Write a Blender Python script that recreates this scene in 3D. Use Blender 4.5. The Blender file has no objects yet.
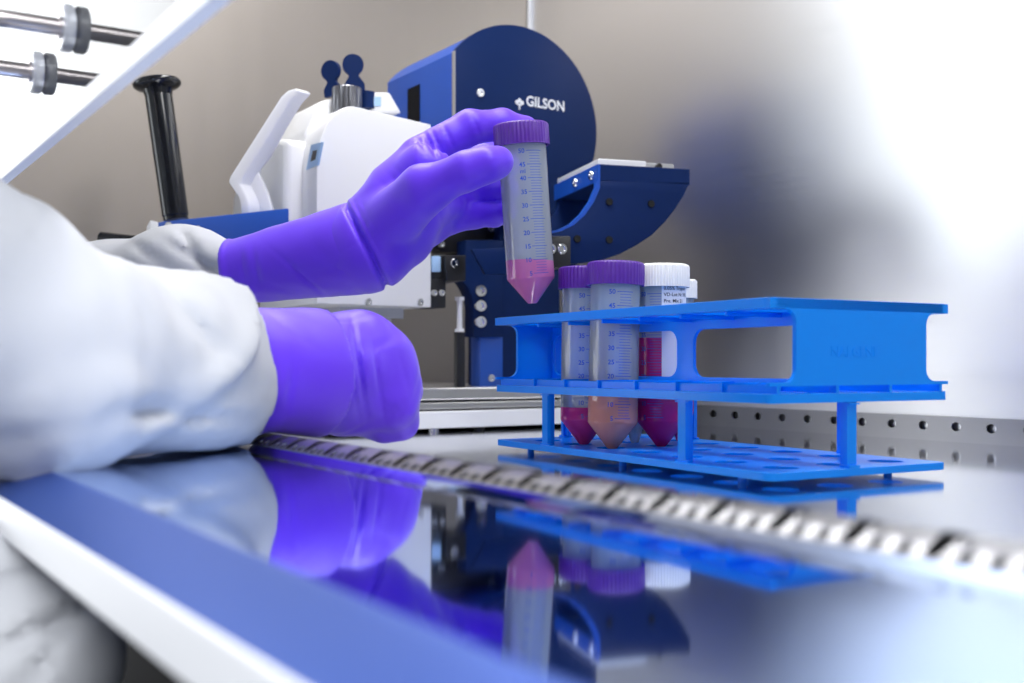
import bpy, bmesh, math, random
import numpy as np
from mathutils import Vector, Matrix
from mathutils.geometry import tessellate_polygon

C = bpy.context.scene
COL = C.collection
random.seed(4)

# ------------------------------------------------------------------ camera
F = 1100.0                       # focal length in pixels of the 1024-wide frame
YAW = math.atan(725.0 / F)
SY, CY = math.sin(YAW), math.cos(YAW)
CAMZ = 0.057                     # eye height above the work tray (z = 0)
HOR = 364.0
cd = bpy.data.cameras.new('camera')
cam = bpy.data.objects.new('camera', cd)
COL.objects.link(cam)
cam.location = (0, 0, CAMZ)
cam.rotation_euler = (math.pi / 2, 0, -YAW)
cd.sensor_width = 36.0
cd.lens = 36.0 * F / 1024.0
cd.shift_y = (HOR - 341.5) / 1024.0
cd.clip_start = 0.005
cd.clip_end = 50
cd.dof.use_dof = True
cd.dof.focus_distance = 0.66
cd.dof.aperture_fstop = 9.0
C.camera = cam

# ------------------------------------------------------------------ light
w = bpy.data.worlds.new('room_light')
C.world = w
w.use_nodes = True
wn = w.node_tree
bg = wn.nodes['Background']
bg.inputs[0].default_value = (0.93, 0.96, 1.0, 1)
bg.inputs[1].default_value = 0.46

def area(name, loc, rot, sx, sy, power, color):
    l = bpy.data.lights.new(name, 'AREA')
    l.shape = 'RECTANGLE'; l.size = sx; l.size_y = sy
    l.energy = power; l.color = color
    o = bpy.data.objects.new(name, l)
    COL.objects.link(o)
    o.location = loc; o.rotation_euler = rot
    return o
# fluorescent tubes in the cabinet roof
area('cabinet_lamp', (0.36, 0.45, 0.655), (0, 0, 0), 0.12, 1.0, 6.2, (1.0, 0.99, 0.98))
# tall lab window behind the person, and an added fill light from the camera side
area('lab_window', (-1.9, 2.3, 0.9), (math.radians(90), 0, math.pi), 3.7, 3.2, 150.0, (0.96, 0.98, 1.0))
area('camera_side_fill', (-0.45, -0.75, 0.95), (math.radians(48), 0, math.radians(-28)), 1.0, 0.8, 28.0, (0.95, 0.97, 1.0))

C.view_settings.view_transform = 'Standard'
C.view_settings.look = 'None'
C.view_settings.gamma = 1.0
C.view_settings.use_curve_mapping = False
C.view_settings.exposure = 0.0
try:
    C.cycles.max_bounces = 14
    C.cycles.transparent_max_bounces = 24
    C.cycles.transmission_bounces = 10
    C.cycles.glossy_bounces = 8
    C.cycles.caustics_refractive = False
    C.cycles.sample_clamp_indirect = 6.0
except Exception:
    pass

# ------------------------------------------------------------------ pixel helpers (measured on the photograph)
def at(px, py, d):
    """point seen at pixel (px,py), at depth d along the view axis"""
    l = (px - 512.0) / F * d
    return Vector((l * CY + d * SY, -l * SY + d * CY, CAMZ + (HOR - py) / F * d))
def vf(l, d, z):
    """view frame (lateral, depth) -> world"""
    return Vector((l * CY + d * SY, -l * SY + d * CY, z))
def atY(px, py, Y):
    l = (px - 512.0) / F
    return at(px, py, Y / (CY - SY * l))
def atX(px, py, X):
    l = (px - 512.0) / F
    return at(px, py, X / (SY + CY * l))

# ------------------------------------------------------------------ materials
def mat(name, col, rough=0.5, metal=0.0, **kw):
    m = bpy.data.materials.new(name)
    m.use_nodes = True
    b = m.node_tree.nodes['Principled BSDF']
    b.inputs['Base Color'].default_value = (*col, 1)
    b.inputs['Roughness'].default_value = rough
    b.inputs['Metallic'].default_value = metal
    for k, v in kw.items():
        b.inputs[k.replace('_', ' ')].default_value = v
    return m
def noise_bump(m, scale=(300, 300, 300), strength=0.1, dist=0.0005, rough=None, detail=3):
    nt = m.node_tree; b = nt.nodes['Principled BSDF']
    tc = nt.nodes.new('ShaderNodeTexCoord'); mp = nt.nodes.new('ShaderNodeMapping')
    mp.inputs['Scale'].default_value = scale
    nz = nt.nodes.new('ShaderNodeTexNoise'); nz.inputs['Scale'].default_value = 1.0; nz.inputs['Detail'].default_value = detail
    nt.links.new(tc.outputs['Object'], mp.inputs['Vector']); nt.links.new(mp.outputs[0], nz.inputs['Vector'])
    if strength:
        bp = nt.nodes.new('ShaderNodeBump'); bp.inputs['Strength'].default_value = strength; bp.inputs['Distance'].default_value = dist
        nt.links.new(nz.outputs['Fac'], bp.inputs['Height']); nt.links.new(bp.outputs[0], b.inputs['Normal'])
    if rough:
        mr = nt.nodes.new('ShaderNodeMapRange'); mr.inputs['To Min'].default_value = rough[0]; mr.inputs['To Max'].default_value = rough[1]
        nt.links.new(nz.outputs['Fac'], mr.inputs['Value']); nt.links.new(mr.outputs[0], b.inputs['Roughness'])
    return m
def clear_mat(name, tint, scatter, gloss_rough=0.08, scat_col=(0.9, 0.93, 1.0), back=0.5):
    """thin clear plastic: mostly see-through, some frost, a sheen at grazing angles"""
    m = bpy.data.materials.new(name); m.use_nodes = True
    nt = m.node_tree; nt.nodes.clear()
    out = nt.nodes.new('ShaderNodeOutputMaterial')
    tr = nt.nodes.new('ShaderNodeBsdfTransparent'); tr.inputs[0].default_value = (*tint, 1)
    df = nt.nodes.new('ShaderNodeBsdfDiffuse'); df.inputs[0].default_value = (*scat_col, 1)
    tl = nt.nodes.new('ShaderNodeBsdfTranslucent'); tl.inputs[0].default_value = (*scat_col, 1)
    mx0 = nt.nodes.new('ShaderNodeMixShader'); mx0.inputs[0].default_value = back
    gl = nt.nodes.new('ShaderNodeBsdfGlossy'); gl.inputs['Roughness'].default_value = gloss_rough
    lw = nt.nodes.new('ShaderNodeLayerWeight'); lw.inputs['Blend'].default_value = 0.35
    m1 = nt.nodes.new('ShaderNodeMixShader'); m1.inputs[0].default_value = scatter
    m2 = nt.nodes.new('ShaderNodeMixShader')
    L = nt.links.new
    L(df.outputs[0], mx0.inputs[1]); L(tl.outputs[0], mx0.inputs[2])
    L(tr.outputs[0], m1.inputs[1]); L(mx0.outputs[0], m1.inputs[2])
    L(lw.outputs['Fresnel'], m2.inputs[0]); L(m1.outputs[0], m2.inputs[1]); L(gl.outputs[0], m2.inputs[2])
    L(m2.outputs[0], out.inputs[0])
    return m

M = {}
M['steel_wall'] = noise_bump(mat('brushed_steel_back_wall', (0.74, 0.745, 0.76), 0.33, 1.0), (14, 6, 260), 0.03, 0.0004, (0.29, 0.37))
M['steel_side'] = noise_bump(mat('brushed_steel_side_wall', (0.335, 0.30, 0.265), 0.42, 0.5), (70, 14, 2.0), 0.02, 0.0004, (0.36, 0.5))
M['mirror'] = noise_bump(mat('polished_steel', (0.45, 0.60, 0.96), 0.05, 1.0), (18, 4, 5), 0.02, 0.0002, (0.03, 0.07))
M['tray'] = noise_bump(mat('tray_steel', (0.70, 0.72, 0.76), 0.1, 1.0), (14, 10, 5), 0.04, 0.0002, (0.06, 0.13))
M['grille'] = mat('grille_steel', (0.30, 0.30, 0.315), 0.34, 1.0)
M['chrome'] = mat('chrome', (0.82, 0.82, 0.84), 0.12, 1.0)
M['satin'] = mat('satin_aluminium', (0.70, 0.69, 0.68), 0.32, 1.0)
M['bolt'] = mat('bright_zinc', (0.86, 0.86, 0.88), 0.4, 0.4)
M['knob_grey'] = mat('knob_grey', (0.22, 0.22, 0.24), 0.3, 1.0)
M['rod'] = noise_bump(mat('handle_steel', (0.50, 0.46, 0.46), 0.32, 1.0), (500, 60, 500), 0.05, 0.0003, (0.25, 0.42))
M['lip_blue'] = mat('blue_reflection_lip', (0.03, 0.085, 0.36), 0.42, 0.6)  # blue reflection of the room put into the lip's base colour
M['white_paint'] = mat('white_paint', (0.86, 0.87, 0.9), 0.4)
M['white_plastic'] = mat('white_plastic', (0.78, 0.78, 0.79), 0.35)
M['white_cap'] = mat('white_cap_plastic', (0.88, 0.87, 0.85), 0.45)
M['navy'] = noise_bump(mat('navy_paint', (0.006, 0.020, 0.088), 0.4, 0.0, Specular_IOR_Level=0.1), (900, 900, 900), 0.06, 0.0002)
M['blue_drum'] = mat('blue_paint', (0.008, 0.075, 0.42), 0.34)
M['black'] = mat('black_plastic', (0.012, 0.012, 0.014), 0.35)
M['black_gloss'] = mat('black_gloss', (0.008, 0.009, 0.012), 0.14)
M['dark'] = mat('dark_cavity_shade', (0.008, 0.008, 0.010), 0.8, 0.0, Specular_IOR_Level=0.1)  # near-black that puts the shade of gaps and hollows into the colour
M['rack'] = mat('rack_blue', (0.0, 0.275, 1.0), 0.28, 0.0, Specular_IOR_Level=0.3)
M['glove'] = noise_bump(mat('purple_nitrile', (0.125, 0.026, 0.80), 0.46, 0.0, Specular_IOR_Level=0.45, Sheen_Weight=0.25), (500, 500, 500), 0.08, 0.0004)
M['coat'] = noise_bump(mat('white_nonwoven', (0.49, 0.50, 0.53), 0.75), (60, 60, 60), 0.12, 0.002, None, 6)
M['trouser'] = mat('black_cloth', (0.01, 0.01, 0.012), 0.9)
M['cap'] = mat('purple_cap', (0.085, 0.012, 0.30), 0.38)
M['tube'] = clear_mat('clear_tube_plastic', (0.98, 0.99, 1.0), 0.48, 0.12, (0.82, 0.92, 1.0), 0.35)
M['clear'] = clear_mat('clear_acrylic', (0.97, 0.98, 0.99), 0.75, 0.1)
M['pane'] = clear_mat('sash_glass', (0.97, 0.99, 1.0), 0.03, 0.015)
M['ink'] = mat('blue_ink', (0.008, 0.09, 0.55), 0.5)
M['ink_dark'] = mat('dark_ink', (0.03, 0.03, 0.04), 0.6)
M['paper'] = mat('label_paper', (0.88, 0.87, 0.88), 0.6)
M['logo'] = mat('logo_white', (0.8, 0.82, 0.86), 0.5)
M['tag_blue'] = mat('pale_blue_label', (0.36, 0.55, 0.80), 0.5)
M['floor'] = noise_bump(mat('lab_floor', (0.35, 0.37, 0.40), 0.5), (6, 6, 6), 0.02)
M['head'] = mat('face_mask_skin', (0.62, 0.45, 0.36), 0.5)
def liquid(name, c, tr=0.5):
    return clear_mat(name, c, tr, 0.05, c, 0.3)
M['pink'] = liquid('pink_medium', (0.95, 0.30, 0.70), 0.7)
M['magenta'] = liquid('magenta_medium', (0.95, 0.025, 0.30), 0.85)
M['rose'] = liquid('rose_medium', (0.96, 0.08, 0.45), 0.82)
M['peach'] = liquid('peach_medium', (1.0, 0.46, 0.37), 0.85)

# ------------------------------------------------------------------ object helpers
def link(name, me, m=None, parent=None, smooth=None):
    o = bpy.data.objects.new(name, me)
    COL.objects.link(o)
    if m is not None and not me.materials:
        me.materials.append(m)
    if parent is not None:
        o.parent = parent
        o.matrix_parent_inverse = Matrix.Identity(4)
        o.matrix_basis = pinv(parent)
    if smooth is not None:
        smooth_mesh(me, smooth)
    return o
def world_of(o):
    mtx = o.matrix_basis.copy()
    while o.parent:
        o = o.parent
        mtx = o.matrix_basis @ mtx
    return mtx
def pinv(parent):
    return world_of(parent).inverted()
def smooth_mesh(me, ang=40):
    bm = bmesh.new(); bm.from_mesh(me)
    a = math.radians(ang)
    for f in bm.faces: f.smooth = True
    for e in bm.edges:
        e.smooth = not (len(e.link_faces) == 2 and e.calc_face_angle(0) > a)
    bm.to_mesh(me); bm.free()
def obj(name, bm, m, parent=None, smooth=35, bevel=0, bseg=2):
    """all meshes are written in world coordinates; the child is set back by its parent's place"""
    bmesh.ops.remove_doubles(bm, verts=bm.verts, dist=1e-6)
    bmesh.ops.recalc_face_normals(bm, faces=bm.faces)
    if bevel:
        es = [e for e in bm.edges if len(e.link_faces) == 2 and e.calc_face_angle(0) > math.radians(28)]
        bmesh.ops.bevel(bm, geom=es, offset=bevel, segments=bseg, affect='EDGES', profile=0.5, clamp_overlap=True)
    me = bpy.data.meshes.new(name)
    bm.to_mesh(me); bm.free()
    return link(name, me, m, parent, smooth)
def thing(name, loc, label, cat, group=None):
    o = bpy.data.objects.new(name, None)
    o.empty_display_size = 0.02
    COL.objects.link(o); o.location = loc
    o.matrix_basis = Matrix.Translation(loc)
    return tag(o, label, cat, group)
def tag(o, label, cat, group=None):
    o['label'] = label; o['category'] = cat
    if group: o['group'] = group
    return o
def struct(o):
    o['kind'] = 'structure'; return o

def box(bm, lo, hi, mtx=None):
    vs = [bm.verts.new((x, y, z)) for x in (lo[0], hi[0]) for y in (lo[1], hi[1]) for z in (lo[2], hi[2])]
    for q in ((0, 1, 3, 2), (4, 6, 7, 5), (0, 4, 5, 1), (2, 3, 7, 6), (0, 2, 6, 4), (1, 5, 7, 3)):
        bm.faces.new([vs[i] for i in q])
    if mtx is not None:
        bmesh.ops.transform(bm, matrix=mtx, verts=vs)
    return vs
def frame(o, x, y=None, z=None):
    """matrix with local axes x,y,z at origin o"""
    x = Vector(x).normalized()
    if z is None: z = Vector((0, 0, 1))
    z = Vector(z)
    if y is None: y = z.cross(x).normalized()
    else: y = Vector(y).normalized()
    z = x.cross(y).normalized()
    m = Matrix((x, y, z)).transposed().to_4x4()
    m.translation = o
    return m
def axis_frame(o, z):
    z = Vector(z).normalized()
    x = Vector((0, 0, 1)).cross(z) if abs(z.z) < 0.95 else Vector((1, 0, 0)).cross(z).cross(z) * -1
    if x.length < 1e-4: x = Vector((1, 0, 0))
    x.normalize(); y = z.cross(x)
    m = Matrix((x, y, z)).transposed().to_4x4(); m.translation = o
    return m
def lathe(bm, prof, mtx=None, n=32, rad=None):
    """prof: list of (r,z); rad(i_angle)->factor for ribs"""
    rings = []
    for r, z in prof:
        if r < 1e-7:
            rings.append([bm.verts.new((0, 0, z))])
        else:
            rings.append([bm.verts.new((r * math.cos(2 * math.pi * k / n), r * math.sin(2 * math.pi * k / n), z)) for k in range(n)])
    for a, b in zip(rings, rings[1:]):
        if len(a) == 1 and len(b) == 1: continue
        for k in range(n):
            k2 = (k + 1) % n
            if len(a) == 1: bm.faces.new((a[0], b[k2], b[k]))
            elif len(b) == 1: bm.faces.new((a[k], a[k2], b[0]))
            else: bm.faces.new((a[k], a[k2], b[k2], b[k]))
    vs = [v for r in rings for v in r]
    if mtx is not None: bmesh.ops.transform(bm, matrix=mtx, verts=vs)
    return rings
def cyl(bm, a, b, r, n=24, r2=None, ch=0.0):
    a = Vector(a); b = Vector(b); L = (b - a).length
    r2 = r if r2 is None else r2
    p = [(0, 0), (r - ch, 0)] + ([(r, ch)] if ch else []) + ([(r2, L - ch)] if ch else []) + [(r2 - ch, L), (0, L)]
    lathe(bm, p, axis_frame(a, b - a), n)
def prism(bm, outer, holes, t0, t1, mtx=None):
    """polygon (x,y) with holes extruded from z=t0 to z=t1"""
    loops = [list(outer)] + [list(h) for h in holes]
    flat = [p for l in loops for p in l]
    tris = tessellate_polygon([[Vector((p[0], p[1], 0)) for p in l] for l in loops])
    lo = [bm.verts.new((p[0], p[1], t0)) for p in flat]
    hi = [bm.verts.new((p[0], p[1], t1)) for p in flat]
    for a, b, c in tris:
        for lst in ((lo[a], lo[b], lo[c]), (hi[a], hi[c], hi[b])):
            try: bm.faces.new(lst)
            except ValueError: pass
    i = 0
    for l in loops:
        n = len(l)
        for k in range(n):
            a, b = i + k, i + (k + 1) % n
            try: bm.faces.new((lo[a], lo[b], hi[b], hi[a]))
            except ValueError: pass
        i += n
    if mtx is not None:
        bmesh.ops.transform(bm, matrix=mtx, verts=lo + hi)
def circ(cx, cy, r, n=24):
    return [(cx + r * math.cos(2 * math.pi * k / n), cy + r * math.sin(2 * math.pi * k / n)) for k in range(n)]
def rrect(x0, y0, x1, y1, r, n=5):
    out = []
    for cx, cy, a0 in ((x1 - r, y1 - r, 0), (x0 + r, y1 - r, 90), (x0 + r, y0 + r, 180), (x1 - r, y0 + r, 270)):
        for k in range(n + 1):
            a = math.radians(a0 + 90 * k / n)
            out.append((cx + r * math.cos(a), cy + r * math.sin(a)))
    return out
def sweep(bm, pts, r, n=14):
    """round tube along a polyline (closed ends)"""
    pts = [Vector(p) for p in pts]
    rings = []; up = Vector((0.13, 0.31, 0.94))
    for i, p in enumerate(pts):
        t = (pts[min(i + 1, len(pts) - 1)] - pts[max(i - 1, 0)]).normalized()
        x = up.cross(t).normalized(); y = t.cross(x)
        rr = r[i] if isinstance(r, (list, tuple)) else r
        rings.append([bm.verts.new(p + rr * (x * math.cos(2 * math.pi * k / n) + y * math.sin(2 * math.pi * k / n))) for k in range(n)])
    for a, b in zip(rings, rings[1:]):
        for k in range(n):
            bm.faces.new((a[k], a[(k + 1) % n], b[(k + 1) % n], b[k]))
    bm.faces.new(rings[0][::-1]); bm.faces.new(rings[-1])
def text_bm(s, size, extrude=0.0, bold=0.012):
    cu = bpy.data.curves.new('t', 'FONT'); cu.body = s; cu.size = size; cu.extrude = extrude
    cu.offset = size * bold; cu.align_x = 'LEFT'; cu.resolution_u = 3
    o = bpy.data.objects.new('t', cu); COL.objects.link(o)
    dg = bpy.context.evaluated_depsgraph_get()
    me = bpy.data.meshes.new_from_object(o.evaluated_get(dg))
    bm = bmesh.new(); bm.from_mesh(me)
    bpy.data.objects.remove(o); bpy.data.curves.remove(cu); bpy.data.meshes.remove(me)
    return bm
def add_bm(dst, src, mtx=None):
    if mtx is not None: bmesh.ops.transform(src, matrix=mtx, verts=src.verts)
    mp = {v: dst.verts.new(v.co) for v in src.verts}
    for f in src.faces:
        try: dst.faces.new([mp[v] for v in f.verts])
        except ValueError: pass
    src.free()

# ------------------------------------------------------------------ smooth-body helper: signed distance field -> surface net
def surface_net(f, lo, hi, h):
    lo = np.array(lo, float); hi = np.array(hi, float)
    n = np.ceil((hi - lo) / h).astype(int) + 1
    ax = [lo[i] + h * np.arange(n[i]) for i in range(3)]
    V = np.empty(n, np.float32)
    Yg, Zg = np.meshgrid(ax[1], ax[2], indexing='ij')
    for i0 in range(0, n[0], 16):
        xs = ax[0][i0:i0 + 16]
        P = np.empty((len(xs), n[1], n[2], 3))
        P[..., 0] = xs[:, None, None]; P[..., 1] = Yg; P[..., 2] = Zg
        V[i0:i0 + 16] = f(P)
    S = V < 0
    c = n - 1
    acc = np.zeros((*c, 3), np.float64); cnt = np.zeros(c, np.int32)
    corners = [(i, j, k) for i in (0, 1) for j in (0, 1) for k in (0, 1)]
    for a in corners:
        for d in range(3):
            if a[d] == 1: continue
            b = list(a); b[d] = 1
            sa = tuple(slice(a[i], a[i] + c[i]) for i in range(3)); sb = tuple(slice(b[i], b[i] + c[i]) for i in range(3))
            m = S[sa] != S[sb]
            if not m.any(): continue
            va = V[sa][m]; vb = V[sb][m]
            t = va / (va - vb)
            p = np.tile(np.array(a, float), (len(t), 1)); p[:, d] += t
            acc[m] += p; cnt[m] += 1
    act = cnt > 0
    idx = -np.ones(c, np.int64); idx[act] = np.arange(act.sum())
    ijk = np.argwhere(act)
    verts = lo + h * (ijk + acc[act] / cnt[act][:, None])
    faces = []
    for d in range(3):
        u, v = (d + 1) % 3, (d + 2) % 3
        sa = [slice(None)] * 3; sb = [slice(None)] * 3
        sa[d] = slice(0, n[d] - 1); sb[d] = slice(1, n[d])
        sa = tuple(sa); sb = tuple(sb)
        m = (S[sa] != S[sb])
        e = np.argwhere(m)
        ok = (e[:, u] > 0) & (e[:, v] > 0) & (e[:, u] < c[u]) & (e[:, v] < c[v])
        e = e[ok]
        if not len(e): continue
        inside = S[sa][tuple(e.T)]
        def cell(du, dv):
            q = e.copy(); q[:, u] += du; q[:, v] += dv
            return idx[tuple(q.T)]
        q = np.stack([cell(-1, -1), cell(0, -1), cell(0, 0), cell(-1, 0)], 1)
        q[~inside] = q[~inside][:, ::-1]
        faces.append(q)
    faces = np.concatenate(faces)
    me = bpy.data.meshes.new('net')
    me.vertices.add(len(verts)); me.vertices.foreach_set('co', verts.astype(np.float32).ravel())
    me.loops.add(faces.size); me.loops.foreach_set('vertex_index', faces.astype(np.int32).ravel())
    me.polygons.add(len(faces)); me.polygons.foreach_set('loop_start', np.arange(0, faces.size, 4, dtype=np.int32))
    me.polygons.foreach_set('use_smooth', np.ones(len(faces), dtype=bool))
    me.update(calc_edges=True); me.validate()
    return me
def cone_d(P, a, b, r1, r2):
    a = np.array(a); b = np.array(b); ab = b - a
    pa = P - a
    t = np.clip((pa @ ab) / max(ab @ ab, 1e-12), 0, 1)
    return np.linalg.norm(pa - t[..., None] * ab, axis=-1) - (r1 + (r2 - r1) * t)
def smin(a, b, k):
    hh = np.clip(0.5 + 0.5 * (b - a) / k, 0, 1)
    return b + (a - b) * hh - k * hh * (1 - hh)
def groove(P, p, nrm, width, depth, reach=None):
    """a crease: where the plane through p (normal nrm) meets the surface"""
    nrm = np.array(Vector(nrm).normalized()); q = P - np.array(p)
    s = q @ nrm
    g = 1.6 * depth * np.exp(-(s / width) ** 2)
    if reach is not None:
        g = g * np.exp(-(np.sum(q * q, -1) - s * s) / reach ** 2)
    return g
_rng = np.random.RandomState(3)
_W = [(_rng.normal(size=3), _rng.uniform(0, 6.28)) for _ in range(24)]
def wav(P, freq, i0=0, n=6, warp=0.0):
    s = 0
    for d, ph in _W[i0:i0 + n]:
        s = s + np.sin(P @ (d * freq) + ph)
    return s / n

# ================================================================== THE SETTING: safety cabinet
XB = 0.716        # back wall
YL = 1.048        # far side wall
ZS = 0.020        # polished front sill
bm = bmesh.new(); box(bm, (XB, -0.9, -0.02), (XB + 0.012, YL + 0.012, 0.70)); struct(obj('wall_back', bm, M['steel_wall'], smooth=None))
bm = bmesh.new(); box(bm, (0.07, YL, -0.02), (XB, YL + 0.012, 0.70)); struct(obj('wall_left', bm, M['steel_side'], smooth=None))
bm = bmesh.new(); box(bm, (0.10, -0.9, 0.70), (XB + 0.012, YL + 0.012, 0.712)); struct(obj('ceiling', bm, M['white_paint'], smooth=None))
bm = bmesh.new(); box(bm, (-2.2, -2.0, -0.82), (1.2, 2.6, -0.80)); struct(obj('floor', bm, M['floor'], smooth=None))
bm = bmesh.new(); cyl(bm, (XB - 0.0015, YL - 0.0015, 0.0), (XB - 0.0015, YL - 0.0015, 0.70), 0.003, 12)
struct(obj('trim_1', bm, M['white_paint'], smooth=60))
# cabinet stand below the tray, coloured near-black for the shade there
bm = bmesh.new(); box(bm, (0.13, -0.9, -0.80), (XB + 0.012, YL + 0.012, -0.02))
tag(obj('cabinet_base', bm, M['dark'], smooth=None, bevel=0.003), 'cabinet stand coloured black for the shadow under the white front edge', 'cabinet base')
# tray
bm = bmesh.new(); box(bm, (0.214, -0.9, -0.02), (XB, YL, 0.0))
tag(obj('work_tray', bm, M['tray'], smooth=None), 'polished steel work tray the blue rack stands on', 'tray')
# front sill: flat mirror strip, sloped lip, white front edge
t = thing('front_sill', (0.12, 0.1, ZS), 'mirror polished steel sill in front of the slotted grille', 'sill')
bm = bmesh.new()
pf = [(0.076, ZS), (0.158, ZS)] + [(0.158 + 0.0145 * k / 16, ZS + 0.0016 * (k / 16) ** 2) for k in range(1, 17)] + [(0.1725, ZS - 0.004), (0.076, ZS - 0.004)]
prism(bm, pf, [], -0.9, YL, Matrix(((1, 0, 0, 0), (0, 0, 1, 0), (0, 1, 0, 0), (0, 0, 0, 1))))
obj('polished_plate', bm, M['mirror'], t, 20)
bm = bmesh.new()
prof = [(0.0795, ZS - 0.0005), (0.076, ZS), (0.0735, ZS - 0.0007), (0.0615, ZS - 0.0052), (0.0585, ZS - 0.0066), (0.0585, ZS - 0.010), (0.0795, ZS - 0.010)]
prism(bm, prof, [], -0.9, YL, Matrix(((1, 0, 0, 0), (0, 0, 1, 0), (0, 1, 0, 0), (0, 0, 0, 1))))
o = obj('sloped_lip', bm, M['lip_blue'], t, 50); o['label'] = 'sloping lip with reflected blue put into its colour'
bm = bmesh.new(); box(bm, (0.0575, -0.9, ZS - 0.0187), (0.064, YL, ZS - 0.0066)); o = obj('front_edge', bm, M['white_paint'], t, None, 0.0008); o['label'] = 'white painted front edge strip'
bm = bmesh.new(); box(bm, (0.135, -0.9, -0.02), (0.214, YL, ZS - 0.0105)); obj('sill_shade_core', bm, M['dark'], t, None)  # dark fill under the sill, coloured as the shade inside the slots

# slotted front grille: long slots every 21.3 mm, two short ones between
GX0, GX1 = 0.172, 0.2165
GC = 0.0080      # the strip climbs to a crest, then falls away to the tray
GB, GH = 0.0017, 0.0042
def gz(x):
    t = x - GX0
    if t <= GC:
        u = t / GC
        return ZS + GB + GH * (1.2 * u + 0.1 * u * u - 0.3 * u ** 3)
    q = (t - GC) / (GX1 - GX0 - GC)
    return ZS + GB + GH - 0.0078 * q ** 1.25 - 0.006 * max(0, (q - 0.8) / 0.2) ** 2
def slot_cell(bm, y0, y1, xa, xb, wd):
    """one strip of the grille, y0..y1, with a rounded slot from xa to xb along its middle"""
    r = wd / 2; yc = (y0 + y1) / 2
    xs = [GX0]
    xs += [xa + r * (1 - math.cos(math.pi / 2 * k / 6)) for k in range(7)]
    n = max(2, int((xb - xa - 2 * r) / 0.0006))
    xs += [xa + r + (xb - xa - 2 * r) * k / n for k in range(1, n)]
    xs += [xb - r + r * math.sin(math.pi / 2 * k / 6) for k in range(7)]
    xs += [xb + (GX1 - xb) * k / 8 for k in range(1, 9)]
    def half(x):
        if x <= xa or x >= xb: return 0.0
        if x < xa + r: return math.sqrt(max(0, r * r - (xa + r - x) ** 2))
        if x > xb - r: return math.sqrt(max(0, r * r - (x - xb + r) ** 2))
        return r
    rows = []; low = []
    for x in xs:
        z = gz(x); h_ = half(x)
        for lst, zz_ in ((rows, z), (low, z - 0.0008)):
            lst.append([bm.verts.new((x, y0, zz_)), bm.verts.new((x, yc - h_, zz_)), bm.verts.new((x, yc + h_, zz_)), bm.verts.new((x, y1, zz_))])
    for i in range(len(xs) - 1):
        a_, b_, c_, d_ = rows[i], rows[i + 1], low[i], low[i + 1]
        bm.faces.new((a_[0], b_[0], b_[1], a_[1])); bm.faces.new((a_[2], b_[2], b_[3], a_[3]))
        bm.faces.new((c_[1], d_[1], d_[0], c_[0])); bm.faces.new((c_[3], d_[3], d_[2], c_[2]))
        if half(xs[i]) > 0 or half(xs[i + 1]) > 0:
            bm.faces.new((a_[1], b_[1], d_[1], c_[1])); bm.faces.new((b_[2], a_[2], c_[2], d_[2]))
    for q_, r_ in ((0, 1), (2, 3)):
        bm.faces.new((rows[0][q_], rows[0][r_], low[0][r_], low[0][q_])); bm.faces.new((rows[-1][r_], rows[-1][q_], low[-1][q_], low[-1][r_]))
bm = bmesh.new()
P = 0.0192
y = 0.1245 - P * 16
while y < YL - P:
    slot_cell(bm, y - P / 6, y + P / 6, GX0 + 0.0003, GX0 + 0.0240, 0.0046)
    for q in (1, 2):
        yy = y + q * P / 3
        slot_cell(bm, yy - P / 6, yy + P / 6, GX0 + 0.0003, GX0 + 0.0036, 0.0040)
    y += P
bmesh.ops.remove_doubles(bm, verts=bm.verts, dist=2e-5)
bmesh.ops.recalc_face_normals(bm, faces=bm.faces)
me = bpy.data.meshes.new('front_grille')
bm.to_mesh(me); bm.free()
o = link('front_grille', me, M['grille'], None, 60)
bm = bmesh.new()
xs_ = [GX0 + 0.0012 + (GX1 - GX0 - 0.0030) * k / 24 for k in range(25)]
prism(bm, [(x, gz(x) - 0.0020) for x in xs_] + [(xs_[-1], 0.0096), (xs_[0], 0.0096)], [], -0.2, YL, Matrix(((1, 0, 0, 0), (0, 0, 1, 0), (0, 1, 0, 0), (0, 0, 0, 1))))
obj('slot_shade_block', bm, M['dark'], o, None)  # added block close under the slots, its colour stands in for their shade
tag(o, 'slotted stainless steel air grille between the sill and the tray', 'grille')

# perforated strip along the foot of the back wall
bm = bmesh.new()
XR = XB - 0.0045
slots = []
y = 0.4633 - 0.028 * 30
ZR = 0.0172
while y < YL - 0.03:
    if y > -0.85:
        a = [(y + 0.0040 * math.cos(2 * math.pi * k / 20), 0.0112 + 0.0033 * math.sin(2 * math.pi * k / 20)) for k in range(20)]
        slots.append(a)
    y += 0.028
prism(bm, [(-0.9, 0.0), (YL, 0.0), (YL, ZR), (-0.9, ZR)], slots, 0, 0.0012, Matrix(((0, 0, 1, XR), (1, 0, 0, 0), (0, 1, 0, 0), (0, 0, 0, 1))))
box(bm, (XR, -0.9, ZR), (XB, YL, ZR + 0.0012))
tag(obj('rear_grille', bm, M['grille'], smooth=None), 'perforated steel strip with round holes along the foot of the back wall', 'grille')

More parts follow.
